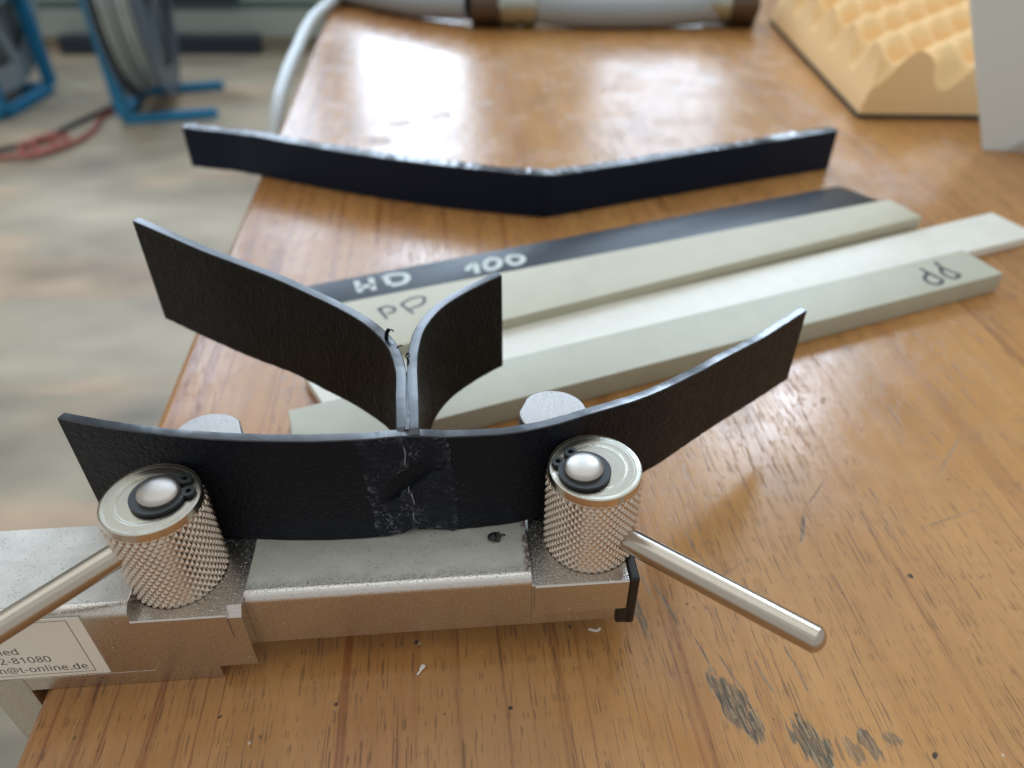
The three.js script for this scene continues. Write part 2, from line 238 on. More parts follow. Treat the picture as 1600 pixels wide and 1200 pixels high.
mesh('bracket', merge([
  extrudeX(roundedProfile(-24, 12.3, 0, 6.95, 0.4, 0.4, 0.4), -156, -95.2),
  (() => { const s = new THREE.Shape(); s.moveTo(-156.05, -70); s.lineTo(-169, -70); s.lineTo(-169, -3); s.absarc(-160, -2.2, 9, Math.PI, Math.PI / 2, true); s.lineTo(-156.05, 6.8); s.closePath(); const g = new THREE.ExtrudeGeometry(s, { depth: 36, bevelEnabled: true, bevelSize: 0.4, bevelThickness: 0.4, bevelOffset: -0.4, bevelSegments: 2, curveSegments: 10 }); g.translate(0, 0, -24); return toCreasedNormals(g, 0.5); })(),
  extrudeX([[-20, -70.5], [10, -70.5], [10, -82], [-20, -82]], -168, -110)]), M.blasted, clampThing);
mesh('clamping_screw', new THREE.CylinderGeometry(5, 5, 38, 20).translate(-128, -50, -5), M.steel, clampThing);
mesh('end_cap', merge([new RoundedBoxGeometry(3.4, 23.4, 37, 2, 0.9).translate(38.2, 21.4, -9.4), new RoundedBoxGeometry(5.2, 8.6, 38.2, 2, 0.9).translate(36.2, 14.4, -10)]), M.cap, clampThing);

// the sticker on the front of the body
{
  const W = 1024, H = 360, mmW = 84, c = document.createElement('canvas'); c.width = W; c.height = H; const k = W / mmW, x = c.getContext('2d');
  const X = (mm) => (mm + 212.5) * k, Y = (mm) => (37.6 - mm) * k;
  x.fillStyle = '#f3f0e8'; x.fillRect(0, 0, W, H); x.strokeStyle = '#3a3a40'; x.lineWidth = 2.6; x.strokeRect(X(-210), Y(36.3), (-132.6 + 210) * k, 26.6 * k);
  x.fillStyle = '#2b2c38';
  const write = (t, mmRight, mmBase, size) => { x.font = size * k + 'px sans-serif'; x.textAlign = 'right'; x.fillText(t, X(mmRight), Y(mmBase)); };
  write('ied', -151.2, 21.0, 4.3); write('2-81080', -143.4, 16.2, 4.3); write('mbh@t-online.de', -134.0, 11.2, 4.3);
  const t = new THREE.CanvasTexture(c); t.colorSpace = THREE.SRGBColorSpace;
  const g = new RoundedBoxGeometry(84, 29.5, 0.2, 2, 0.08); const p = g.attributes.position, uv = g.attributes.uv;
  for (let i = 0; i < p.count; i++) uv.setXY(i, p.getX(i) / 84 + 0.5, p.getY(i) / 29.53 + 0.5);
  g.translate(-170.5, 22.85, 12.72);
  mesh('sticker', g, std({ map: t, roughness: 0.42 }), clampThing, 'white printed sticker with dark border line');
}
// knurled eccentric knobs
function knurlGeometry() {                                                              // every crest of the knurl is a small cut pyramid
  const N = 40, P = 3.0, R = 15.0, DEEP = 0.68, Y0 = 0.25, Y1 = 30.6, pos = [], uv = [], rows = Math.ceil((Y1 - Y0) / P) * 2 + 4;
  const point = (u, w, h) => { const y = clamp(Y0 + w * P, Y0, Y1), a = u / N * Math.PI * 2, top = smooth(Y1 - 1.5, Y1, y), low = smooth(Y0 + 1.1, Y0, y), r = R - DEEP * (1 - h * (1 - 0.75 * top) * (1 - 0.6 * low)) - 0.1 * low; return [r * Math.cos(a), y, -r * Math.sin(a), u / N * 94, y]; };
  const tri = (a, b, c) => { for (const p of [a, b, c]) { pos.push(p[0], p[1], p[2]); uv.push(p[3], p[4]); } };
  for (let j = -2; j < rows; j++) for (let i = 0; i < N; i++) {
    const u = i + (j & 1 ? 0.5 : 0), w = j / 2, k = 0.93 + 0.14 * (hash(i, j, 171) - 0.5), q = 0.3;
    if (w + 0.5 < 0 || w - 0.5 > (Y1 - Y0) / P) continue;
    const L = point(u - 0.5, w, 0), Rr = point(u + 0.5, w, 0), T = point(u, w + 0.5, 0), B = point(u, w - 0.5, 0), l = point(u - q / 2, w, k), rr = point(u + q / 2, w, k), t = point(u, w + q / 2, k), bb = point(u, w - q / 2, k);
    for (const [o1, o2, i1, i2] of [[B, Rr, bb, rr], [Rr, T, rr, t], [T, L, t, l], [L, B, l, bb]]) { tri(o1, o2, i2); tri(o1, i2, i1); }
    tri(bb, rr, t); tri(bb, t, l);
  }
  const ring = (r0, y0, r1, y1) => { for (let i = 0; i < 96; i++) { const a = i / 96 * Math.PI * 2, b = (i + 1) / 96 * Math.PI * 2, p = (r, y, t) => [r * Math.cos(t), y, -r * Math.sin(t), t * 15, y]; tri(p(r0, y0, a), p(r0, y0, b), p(r1, y1, b)); tri(p(r0, y0, a), p(r1, y1, b), p(r1, y1, a)); } };
  const g = new THREE.BufferGeometry(), set = (gg) => { gg.setAttribute('position', new THREE.Float32BufferAttribute(pos.splice(0), 3)); gg.setAttribute('uv', new THREE.Float32BufferAttribute(uv.splice(0), 2)); gg.computeVertexNormals(); return gg; };
  set(g); ring(3, 0, 14, 0); ring(14, 0, 14.35, Y0 + 0.05); ring(14.42, Y1 - 0.05, 14.35, Y1 + 0.9); ring(14.35, Y1 + 0.9, 14.15, 33.05);
  return merge([g, toCreasedNormals(set(new THREE.BufferGeometry()), 0.3)]);
}
const knurlShared = knurlGeometry();
function circlipGeometry() {
  const s = new THREE.Shape(), n = 48, gap = 0.30; let first = true;
  for (let i = 0; i <= n; i++) { const a = gap + (2 * Math.PI - 2 * gap) * i / n, r = 7.55 + 0.9 * (0.5 - 0.5 * Math.cos(a)); first ? s.moveTo(r * Math.cos(a), r * Math.sin(a)) : s.lineTo(r * Math.cos(a), r * Math.sin(a)); first = false; }
  for (let i = n; i >= 0; i--) { const a = gap + (2 * Math.PI - 2 * gap) * i / n; s.lineTo(5.7 * Math.cos(a), 5.7 * Math.sin(a)); }
  const opt = { depth: 0.9, bevelEnabled: true, bevelSize: 0.15, bevelThickness: 0.15, bevelOffset: -0.15, bevelSegments: 2, curveSegments: 16 }, list = [new THREE.ExtrudeGeometry(s, opt)];
  for (const k of [-1, 1]) { const l = new THREE.Shape(); l.absarc(0, 0, 2.1, 0, Math.PI * 2); const h = new THREE.Path(); h.absarc(0, 0, 0.85, 0, Math.PI * 2, true); l.holes.push(h); list.push(new THREE.ExtrudeGeometry(l, { ...opt, depth: 0.93 }).translate(8.1 * Math.cos(0.36), k * 8.1 * Math.sin(0.36), 0.02)); }
  return merge(list).rotateX(-Math.PI / 2);                                               // lugs point to +x
}
function knob(cx, cz, base, pinX, pinZ, lugTurn, rodTurn, rodY0, rodY1, label) {
  const k = new THREE.Group(); k.name = 'knob'; k.position.set(cx * MM, base * MM, cz * MM); clampThing.add(k); k.userData.label = label;
  mesh('knurled_sleeve', knurlShared.clone(), M.knurl, k);
  const top = [[0, 33.05], [9.2, 33.05], [9.5, 33.0], [9.8, 33.05], [12.6, 33.08], [12.9, 33.02], [13.4, 33.08], [13.9, 33.02], [14.15, 32.8]];
  mesh('top_face', new THREE.LatheGeometry(top.map(([r, y]) => new THREE.Vector2(r, y)), 72), M.disc, k);
  mesh('circlip', circlipGeometry().rotateY(lugTurn).translate(pinX, 33.4, pinZ), M.circlip, k);
  const dome = []; for (let i = 0; i <= 10; i++) { const a = i / 10; dome.push(new THREE.Vector2(5.3 * Math.sin(a * 1.25) / Math.sin(1.25), 36.0 + 1.5 * (Math.cos(a * 1.25) - Math.cos(1.25)))); }
  dome.push(new THREE.Vector2(5.95, 35.5), new THREE.Vector2(6.0, 35.1), new THREE.Vector2(6.0, 30));
  mesh('pin', new THREE.LatheGeometry(dome.map((v) => v).reverse(), 48).translate(pinX, 0, pinZ), M.pin, k);
  const len = 77.5, rod = [[0, 0], [3.85, 0], [3.85, len - 2.9], [3.7, len - 2.65], [3.2, len - 1.95], [2.5, len - 1.4], [1.7, len - 1.0], [0.9, len - 0.75], [0, len - 0.66]].map(([r, y]) => new THREE.Vector2(r, y));
  const g = toCreasedNormals(new THREE.LatheGeometry(rod, 64), 0.45); g.rotateZ(-Math.PI / 2);                // along +x
  g.rotateZ(Math.atan2(rodY1 - rodY0, len - 16)); g.rotateY(rodTurn); g.translate(0, rodY0 - base - (rodY1 - rodY0) * 15.7 / (len - 15.7), 0);
  mesh('lever_rod', g, M.steel, k);
}
knob(26.0, -8.2, 33.55, -4.0, 2.0, Math.PI - 0.86, -rad(45.3), 44.2, 50, 'knurled knob with lever rod at the free end of the rail');
knob(-104.5, -5.0, 34.05, 2.7, -0.4, 0.42, -rad(141.5), 53.2, 47, 'knurled knob with lever rod beside the sticker');
for (const [x, z, turn, label] of [[16.3, -34.8, Math.PI * 0.86, 'flattened round post behind the strip at the free rail end'], [-94.7, -31.6, Math.PI * 0.1, 'flattened round post behind the strip near the table edge']]) {
  const s = new THREE.Shape(), fl = 0.36; for (let i = 0; i <= 40; i++) { const a = fl + (2 * Math.PI - 2 * fl) * i / 40; i ? s.lineTo(11.3 * Math.cos(a), 11.3 * Math.sin(a)) : s.moveTo(11.3 * Math.cos(a), 11.3 * Math.sin(a)); }
  const g = new THREE.ExtrudeGeometry(s, { depth: 31.4, bevelEnabled: true, bevelSize: 0.8, bevelThickness: 0.8, bevelOffset: -0.8, bevelSegments: 3 });
  g.rotateX(-Math.PI / 2); g.rotateY(turn); g.translate(x, 34.3, z); mesh('post', toCreasedNormals(g, 0.5), M.post, clampThing, label);
}
mesh('post_base', extrudeX([[-48, 31], [-29.1, 31], [-29.1, 33.4], [-48, 33.4]], 4, 36), M.plate, clampThing);
mesh('post_base', extrudeX([[-48, 31], [-29.1, 31], [-29.1, 33.4], [-48, 33.4]], -115, -83), M.plate, clampThing);

// ---------------------------------------------------------------- black welded sheet strips
// controls [x, z, bottom, top] run along one face; the thickness goes to that side; edges are cut by hand
function stripCurve(ctrl) {
  const plan = new THREE.CatmullRomCurve3(ctrl.map(([x, z]) => new THREE.Vector3(x, 0, z)), false, 'centripetal'), n = ctrl.length - 1;
  return (t) => { const f = clamp(t * n, 0, n - 1e-6), i = Math.floor(f), w = f - i, k = w * w * (3 - 2 * w), p = plan.getPoint(t), d = plan.getTangent(t); return { x: p.x, z: p.z, tx: d.x, tz: d.z, lo: lerp(ctrl[i][2], ctrl[i + 1][2], lerp(w, k, 0.3)), hi: lerp(ctrl[i][3], ctrl[i + 1][3], lerp(w, k, 0.3)) }; };
}
function strip(ctrl, thick, side, { seg = 140, rough = 0.18, topRough = 0.06, chamfer = 0.3, key = 1 } = {}) {
  const at = stripCurve(ctrl), pos = [], uv = [], idx = []; let s = 0, px, pz; const RING = 12;
  for (let i = 0; i <= seg; i++) {
    const c = at(i / seg), nx = -c.tz * side, nz = c.tx * side; if (i) s += Math.hypot(c.x - px, c.z - pz); px = c.x; pz = c.z;
    const j = (k, amp, f = 0.45) => (noise(s * f, k * 9.7, 80 + key) - 0.5) * 2 * amp + (noise(s * f * 0.13, k * 5.1, 90 + key) - 0.5) * 2 * amp;
    const lo = c.lo + j(1, rough), hi = c.hi + j(2, topRough * 0.7), hb = c.hi + j(3, topRough), lb = c.lo + j(4, rough), m = (lo + hi) / 2, f0 = j(5, topRough < 0.05 ? 0.03 : 0.08), f1 = thick + j(6, topRough < 0.05 ? 0.03 : 0.1), e = chamfer;
    const ring = [[f0, lo + e], [f0, m], [f0, hi - e], [f0 + e, hi + j(7, topRough * 0.3, 1.3)], [(f0 + f1) / 2, (hi + hb) / 2 + 0.05 + j(8, topRough * 0.4, 0.8)], [f1 - e, hb + j(9, topRough * 0.3, 1.3)], [f1, hb - e], [f1, m], [f1, lb + e], [f1 - e, lb], [(f0 + f1) / 2, (lo + lb) / 2], [f0 + e, lo]];
    for (const [d, y] of ring) { pos.push(c.x + nx * d, y, c.z + nz * d); uv.push(s, y + d); }
  }
  const top = [];
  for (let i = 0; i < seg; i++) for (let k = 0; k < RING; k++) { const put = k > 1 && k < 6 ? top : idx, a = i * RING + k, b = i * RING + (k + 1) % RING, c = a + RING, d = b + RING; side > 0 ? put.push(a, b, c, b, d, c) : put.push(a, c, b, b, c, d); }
  for (const [o, flip] of [[0, side > 0], [seg * RING, side < 0]]) for (let k = 1; k < RING - 1; k++) flip ? idx.push(o, o + k + 1, o + k) : idx.push(o, o + k, o + k + 1);
  const g = new THREE.BufferGeometry(); g.setAttribute('position', new THREE.Float32BufferAttribute(pos, 3)); g.setAttribute('uv', new THREE.Float32BufferAttribute(uv, 2)); g.setIndex([...idx, ...top]);
  g.addGroup(0, idx.length, 0); g.addGroup(idx.length, top.length, 1);            // cut upper edge a little paler, bluish sky sheen put into its colour
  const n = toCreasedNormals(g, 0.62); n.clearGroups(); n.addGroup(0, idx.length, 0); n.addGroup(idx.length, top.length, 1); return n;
}
const FRONT = [[-140.7, -177.7, 35.15, 75], [-124, -171.6, 35.1, 77], [-107, -167.2, 35, 78.4], [-91.9, -164.4, 35, 79], [-66.9, -162.9, 35, 79], [-43, -164.2, 35, 78.6], [-36, -165.5, 35.4, 78.3], [-31.5, -166.3, 37.5, 78], [-27, -166.9, 36.0, 77.5], [-18.7, -167.5, 35, 76.6], [3.2, -171.1, 35, 75.5], [23.2, -180.9, 34.6, 73.5], [49, -197.5, 32.4, 69.6], [73.4, -219.4, 30, 64.9], [97.6, -240.4, 28, 62], [119.3, -259.6, 26, 61.5]];
const LEFT = [[-34.3, -167.2, 36, 77.9], [-34.6, -169.6, 35.6, 78.5], [-36.4, -183, 35.6, 79], [-38.4, -198.2, 35.5, 79], [-43.5, -211.3, 36, 80], [-53.6, -221.9, 37, 82], [-68.7, -232.1, 39, 84], [-89.8, -244.8, 41, 86], [-114.5, -257.6, 42, 88], [-152.3, -279.9, 44, 91]];
const RIGHT = [[-27.4, -167.2, 36, 77.9], [-27.6, -169.6, 35.6, 78.5], [-29.0, -183, 35.6, 79], [-30.8, -198.2, 35.5, 79], [-31.3, -208.3, 35.5, 79.5], [-30.1, -220.1, 36, 80], [-25.4, -232.4, 36, 80], [-16.7, -243.8, 36, 80], [-3.9, -256.0, 36, 80]];
const specimen = thing('welded_strip', 'black plastic test strip welded in the middle and bent apart into four arms', 'plastic strip', [-31, 35, -168]);
const inSpecimen = (g) => g.translate(31, -35, 168);
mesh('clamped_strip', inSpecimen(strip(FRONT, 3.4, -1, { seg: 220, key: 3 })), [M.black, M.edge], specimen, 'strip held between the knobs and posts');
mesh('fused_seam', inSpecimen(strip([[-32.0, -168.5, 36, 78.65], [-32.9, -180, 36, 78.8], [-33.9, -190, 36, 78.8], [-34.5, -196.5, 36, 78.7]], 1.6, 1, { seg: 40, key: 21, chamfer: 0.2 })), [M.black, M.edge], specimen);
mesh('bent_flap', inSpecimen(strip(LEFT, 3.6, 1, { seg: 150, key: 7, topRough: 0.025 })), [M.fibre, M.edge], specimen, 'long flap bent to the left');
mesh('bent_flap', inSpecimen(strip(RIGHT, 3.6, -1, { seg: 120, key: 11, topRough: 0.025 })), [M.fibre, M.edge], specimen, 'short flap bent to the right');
{
  // the weld in the middle: torn skin with a deep fold across it and a stress-whitened line down the crease
  const at = stripCurve(FRONT), NX = 110, NY = 150, pos = [], uv = [], idx = [];
  for (let j = 0; j <= NY; j++) for (let i = 0; i <= NX; i++) {
    const a = i / NX, b = j / NY, left = lerp(0.3215, 0.3295, 1 - b) + 0.006 * (noise(b * 9, 1, 31) - 0.5), right = lerp(0.607, 0.6, b) + 0.006 * (noise(b * 8, 2, 32) - 0.5), c = at(lerp(left, right, a));
    const nx = c.tz, nz = -c.tx, rim = smooth(0, 0.04, a) * smooth(1, 0.96, a) * smooth(0, 0.03, b) * smooth(1, 0.97, b);
    const fold = b - (0.30 + 0.42 * a + 0.05 * (noise(a * 4, 3, 33) - 0.5)), dip = smooth(-0.004, 0.03, fold) * smooth(0.24, 0.03, fold) * smooth(0.02, 0.3, a) * smooth(0.92, 0.4, a);
    const ridge = Math.exp(-Math.pow((a - 0.5) / 0.045, 2)), lip = Math.exp(-Math.pow((a - 0.965) / 0.03, 2)) * smooth(0.9, 0.7, b) * noise(b * 14, 5, 43), off = 0.12 + rim * (0.12 + 0.30 * (fbm(a * 7, b * 11, 34, 3) - 0.5) - 2.3 * dip + 1.1 * smooth(-0.07, -0.005, fold) * smooth(0.012, -0.004, fold) * smooth(0.03, 0.2, a) * smooth(1, 0.85, a) + 0.45 * ridge * (fold < 0 ? 1 : 0.8)) + 0.8 * lip;
    const d = -off + (rim < 0.02 ? 0.5 : 0), lo = c.lo + 0.15, hi = c.hi - 0.2;
    pos.push(c.x + nx * d, lerp(lo, hi, b), c.z + nz * d); uv.push(a, b);
  }
  for (let j = 0; j < NY; j++) for (let i = 0; i < NX; i++) { const p = j * (NX + 1) + i, q = p + NX + 1; idx.push(p, p + 1, q, p + 1, q + 1, q); }
  const g = new THREE.BufferGeometry(); g.setAttribute('position', new THREE.Float32BufferAttribute(pos, 3)); g.setAttribute('uv', new THREE.Float32BufferAttribute(uv, 2)); g.setIndex(idx); g.computeVertexNormals();
  const tex = dataTexture(512, 768, (d, w, h) => {
    for (let y = 0; y < h; y++) for (let x = 0; x < w; x++) {
      const a = x / w, b = y / h, i = (y * w + x) * 4, line = 0.5 + 0.02 * (noise(b * 7, 1, 35) - 0.5) * 2 + (b > 0.42 ? -0.035 : 0.0), fold = b - (0.30 + 0.42 * a);
      let v = 0.8 * smooth(0.014, 0.004, Math.abs(a - line)) * smooth(0.3, 0.6, noise(b * 13, 4, 36)) * (fold > 0.02 && fold < 0.2 ? 0 : 1);
      v += 0.07 * smooth(0.11, 0.02, Math.abs(a - line)) * smooth(0.4, 0.7, noise(a * 30, b * 16, 45)) + 0.07 * smooth(0.6, 0.9, fbm(a * 26, b * 34, 37, 3)) + 0.3 * smooth(0.67, 0.8, noise(a * 70 + 6 * noise(b * 20, a * 9, 38), b * 60, 39)) * smooth(0.5, 0.75, fbm(a * 5, b * 6, 40, 2));
      v += 0.12 * smooth(0.012, 0, Math.abs(fold + 0.05 * (noise(a * 4, 3, 33) - 0.5))) * smooth(0.4, 0.8, noise(a * 9, 7, 41)) + 0.18 * smooth(0.05, 0.0, Math.min(a + 3 * smooth(0.35, 0.5, b), 1 - a)) * smooth(0.6, 0.85, noise(a * 40, b * 50, 42));
      v = clamp(v, 0, 1); d[i] = toByte(lerp(0.0045, 0.30, v)); d[i + 1] = toByte(lerp(0.0075, 0.33, v)); d[i + 2] = toByte(lerp(0.018, 0.38, v)); d[i + 3] = 255;
    }
  }, true);
  const bump = plasticTex.clone(); bump.repeat.set(0.6, 1.1);
  mesh('weld_patch', inSpecimen(g), phys({ map: tex, specularIntensity: 0.38, roughness: 0.32, bumpMap: bump, bumpScale: 0.0009 }), specimen, 'torn whitened weld in the middle of the strip');
}
for (const [p, r] of [[[[-43.0, 79.6, -213.2], [-42.6, 82.2, -213.6], [-41.8, 83.6, -213.9]], 0.7], [[[-42.2, 83.0, -213.8], [-40.9, 83.4, -213.9], [-40.2, 82.8, -213.6]], 0.22], [[[-35.6, 78.6, -204.6], [-34.8, 80.0, -205.0], [-34.2, 79.8, -205.0]], 0.3], [[[-34.6, 77.6, -201.0], [-34.3, 79.6, -201.6], [-34.5, 80.6, -201.8]], 0.4], [[[-39.0, 79.6, -208.6], [-37.6, 80.2, -209.2], [-37.0, 79.9, -209.3]], 0.26]])
  mesh('shaving', inSpecimen(tube(p, r, 10, 6)), M.black, specimen);

// the thick black strip farther back, welded at a kink
{
  const FARSTRIP = [[-241.4, -552.6, 0.2, 30], [-207, -544, 0.2, 29.6], [-182, -533.7, 0.2, 30.4], [-108, -502.6, 0.2, 30.6], [-43.8, -481.6, 0.2, 30.4], [8, -469.6, 0.2, 30.2], [21.4, -467.6, 0.2, 30.2], [34, -471.4, 0.2, 29.6], [89, -493, 0.2, 28.8], [161.8, -520.6, 0.2, 28.8], [236.9, -547.8, 0.2, 29.8]];
  const o = thing('thick_strip', 'thick black plastic strip standing on edge across the table behind the bars', 'plastic strip', [0, 0, -500]);
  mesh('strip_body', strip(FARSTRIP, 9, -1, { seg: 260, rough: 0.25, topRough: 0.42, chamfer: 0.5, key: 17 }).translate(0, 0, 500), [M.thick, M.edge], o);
  mesh('weld_seam', tube([[21.4, 0.9, -467.6], [21.7, 15, -467.2], [21.4, 30.0, -467.5]], 1.5, 20, 10).translate(0, 0, 500), M.thick, o);
}

// ---------------------------------------------------------------- plastic bars with hand-written marks
function bar(name, label, corners, top, mat, strokes, ink, width) {
  const cx = (corners[0][0] + corners[2][0]) / 2, cz = (corners[0][1] + corners[2][1]) / 2, o = thing(name, label, 'plastic bar', [cx, 0, cz]);
  mesh('bar_body', slab(corners.slice().reverse(), 0.15, top).translate(-cx, 0, -cz), mat, o);
  for (const s of strokes ?? []) mesh('pen_stroke', ribbon(s, width, top + 0.06).translate(-cx, 0, -cz), ink, o);
  return o;
}
bar('plastic_bar', 'dark grey plastic bar marked HD 100 in white pen, farthest of the four bars', [[-118, -366], [228.2, -501], [248.5, -474.5], [-97, -343.5]], 8, M.hd, [
  [[-87.9, -372.4], [-83.5, -360.4]], [[-80.2, -375.8], [-76.5, -362.5]], [[-85.7, -364.7], [-77.5, -368.3]], [[-72.1, -376.5], [-68.4, -368.3]], [[-73.9, -375.7], [-68.2, -379.5], [-61.2, -379.5], [-59.2, -375.0], [-61.0, -370.5], [-67.5, -367.6]],
  [[-26.5, -384.1], [-22.1, -392.0], [-19.7, -381.0]], [[-16.5, -391.2], [-12.7, -397.6], [-7.4, -396.0], [-8.1, -388.8], [-13.2, -384.9], [-16.5, -391.2]], [[-3.4, -396.8], [-0.6, -400.9], [5.8, -400.1], [6.2, -395.2], [1.0, -391.2], [-3.4, -396.8]]], M.whiteInk, 3.3);
bar('plastic_bar', 'pale beige plastic bar with PP in black pen at its left end', [[-97, -341], [249.9, -470.9], [260.6, -445.3], [-82, -292]], 12, M.beige, [
  [[-58.9, -341.9], [-51.1, -332.7]], [[-58.9, -341.9], [-53.0, -348.0], [-47.4, -348.8], [-47.4, -342.3], [-53.4, -337.3]], [[-70.3, -335.7], [-66.5, -339.6], [-61.6, -337.7], [-61.9, -334.4], [-65.0, -333.1]], [[-70.3, -338.3], [-64.3, -328.0]]], M.blackInk, 1.8);
bar('plastic_bar', 'thin bright white plastic bar without writing between two beige bars', [[-100, -288.5], [316.4, -463.6], [330, -432], [-84, -263.2]], 6, M.white);
bar('plastic_bar', 'pale grey plastic bar with upside-down PP in black pen at its right end', [[-98.8, -255.4], [266.4, -401.4], [276.5, -374.2], [-89, -226.5]], 12, M.greyBeige, [
  [[231.8, -379.6], [234.2, -374.6], [239.3, -366.4]], [[239.3, -366.4], [234.4, -362.1], [230.2, -363.7], [229.9, -369.1], [234.1, -374.2]], [[243.3, -387.0], [244.3, -380.7], [251.5, -372.3]], [[251.5, -372.3], [246.2, -368.7], [242.9, -371.3], [242.5, -377.3], [244.8, -380.7]]], M.blackInk, 2.3);

// ---------------------------------------------------------------- crumbs
{
  const g = new THREE.IcosahedronGeometry(1.7, 2), p = g.attributes.position;
  for (let i = 0; i < p.count; i++) { const s = 0.65 + 0.8 * noise(p.getX(i) * 1.2 + 5, p.getY(i) * 1.2 + p.getZ(i) * 0.9, 55); p.setXYZ(i, p.getX(i) * s * 1.15, p.getY(i) * s * 0.7, p.getZ(i) * s); }
  g.computeVertexNormals();
  tag(mesh('plastic_crumb', merge([g, tube([[0.4, -0.1, 0], [2.0, 0.2, -0.7], [3.4, -0.3, -1.2]], 0.28, 12, 6)]).translate(-5.7, 35.75, -163.9), M.cap), 'black ragged plastic crumb lying on the rail top', 'crumb');
  const shaving = std({ color: lin(0.78, 0.76, 0.72), roughness: 0.6 });
  tag(mesh('plastic_shaving', tube([[26.4, 0.5, -152.8], [28, 1.1, -152], [29.3, 0.5, -152.2], [30.4, 0.9, -153]], 0.42, 24, 8), shaving), 'white plastic shaving on the wood just below the black end cap', 'shaving');
  tag(mesh('plastic_shaving', tube([[-31.0, 0.4, -135.8], [-29.6, 0.9, -137.6], [-28.8, 1.0, -138.6], [-29.6, 0.9, -138.8], [-30.2, 0.5, -137.2]], 0.33, 30, 8), shaving), 'small white looped shaving on the wood in front of the rail', 'shaving');
}

// ---------------------------------------------------------------- foam, card, hose and cable at the back of the table
{
  const o = thing('foam_block', 'yellow egg-crate foam block with rows of hollows on a dark backing', 'foam', [298.6, 0, -657.7], rad(-2));
  const X = 360, Z = 330, N = 150, pos = [], uv = [], idx = [];
  const top = (x, z) => { const wx = x + 298.6, wz = -z - 657, f = -Math.cos(Math.PI * (wx - 326) / 32) * Math.cos(Math.PI * (wz + 748) / 32); return 43 + (f > 0 ? 13.5 : 21) * Math.sign(f) * Math.pow(Math.abs(f), 0.8) + 0.8 * (fbm(x * 0.09, z * 0.09, 66, 2) - 0.5); };
  const lean = (y) => 10 * smooth(4, 50, y);                                              // the left side falls inwards a little
  const grid = (nu, nv, f) => { const o0 = pos.length / 3; for (let j = 0; j <= nv; j++) for (let i = 0; i <= nu; i++) { const p = f(i / nu, j / nv); pos.push(...p); uv.push(p[0] + p[2] * 0.3, p[1] - p[2]); } for (let j = 0; j < nv; j++) for (let i = 0; i < nu; i++) { const a = o0 + j * (nu + 1) + i, b = a + nu + 1; idx.push(a, a + 1, b, a + 1, b + 1, b); } };
  grid(N, N, (a, b) => { const x = a * X, z = b * Z, y = top(x, z); return [x + (1 - a) * lean(y), y, -z]; });
  grid(N, 6, (a, b) => { const x = a * X, y = lerp(4, top(x, 0), b); return [x + (1 - a) * lean(y), y, 0]; });
  grid(N, 6, (a, b) => { const z = (1 - a) * Z, y = lerp(4, top(0, z), b); return [lean(y), y, -z]; });
  grid(N, 2, (a, b) => { const x = (1 - a) * X; return [x + a * lean(top(x, Z)), lerp(4, top(x, Z), b), -Z]; });
  grid(N, 2, (a, b) => { const z = a * Z; return [X, lerp(4, top(X, z), b), -z]; });
  const g = new THREE.BufferGeometry(); g.setAttribute('position', new THREE.Float32BufferAttribute(pos, 3)); g.setAttribute('uv', new THREE.Float32BufferAttribute(uv, 2)); g.setIndex(idx); g.computeVertexNormals();
  mesh('foam_body', g, phys({ color: lin(0.94, 0.66, 0.34), roughness: 0.95, bumpMap: roughTex, bumpScale: 0.0008, sheen: 0.3, sheenColor: lin(0.8, 0.6, 0.3), sheenRoughness: 0.7 }), o);
  mesh('backing', new RoundedBoxGeometry(X + 2, 3.8, Z + 2, 2, 0.6).translate(X / 2, 2, -Z / 2), std({ color: lin(0.05, 0.046, 0.04), roughness: 0.9 }), o);
}
{
  const o = thing('card_box', 'light grey cardboard box side leaning at the right rear corner of the photo', 'box', [371.4, 0, -585.4]);
  const A = [0, 0.3, 0], B = [190, 0.3, 12], C = [124, 165, -10], D = [-67, 165, -23], back = [1.2, 0.4, -4], pos = [], idx = [0, 1, 2, 0, 2, 3, 5, 4, 7, 5, 7, 6, 4, 0, 3, 4, 3, 7, 1, 5, 6, 1, 6, 2, 3, 2, 6, 3, 6, 7, 4, 5, 1, 4, 1, 0];
  for (const p of [A, B, C, D]) pos.push(...p); for (const p of [A, B, C, D]) pos.push(p[0] + back[0], p[1] + back[1], p[2] + back[2]);
  const g = new THREE.BufferGeometry(); g.setAttribute('position', new THREE.Float32BufferAttribute(pos, 3)); g.setAttribute('uv', new THREE.Float32BufferAttribute(pos.flatMap((v, i) => (i % 3 === 2 ? [] : [v])), 2)); g.setIndex(idx);
  const board = std({ color: lin(0.68, 0.73, 0.73), roughness: 0.75, bumpMap: roughTex, bumpScale: 0.0001 });
  mesh('side_panel', toCreasedNormals(g, 0.3), board, o);
  const t = new THREE.BufferGeometry(); t.setAttribute('position', new THREE.Float32BufferAttribute([16, 0.4, 2, 70, 0.4, 8, 60, 27, 2, 16, 0.4, 4, 70, 0.4, 11, 60, 27, 4.5], 3)); t.setAttribute('uv', new THREE.Float32BufferAttribute([0, 0, 50, 0, 50, 27, 0, 0, 50, 0, 50, 27], 2)); t.setIndex([3, 4, 5, 0, 2, 1, 0, 3, 5, 0, 5, 2, 1, 2, 5, 1, 5, 4]);
  mesh('bottom_flap', toCreasedNormals(t, 0.3), std({ color: lin(0.42, 0.38, 0.34), roughness: 0.8 }), o);
}
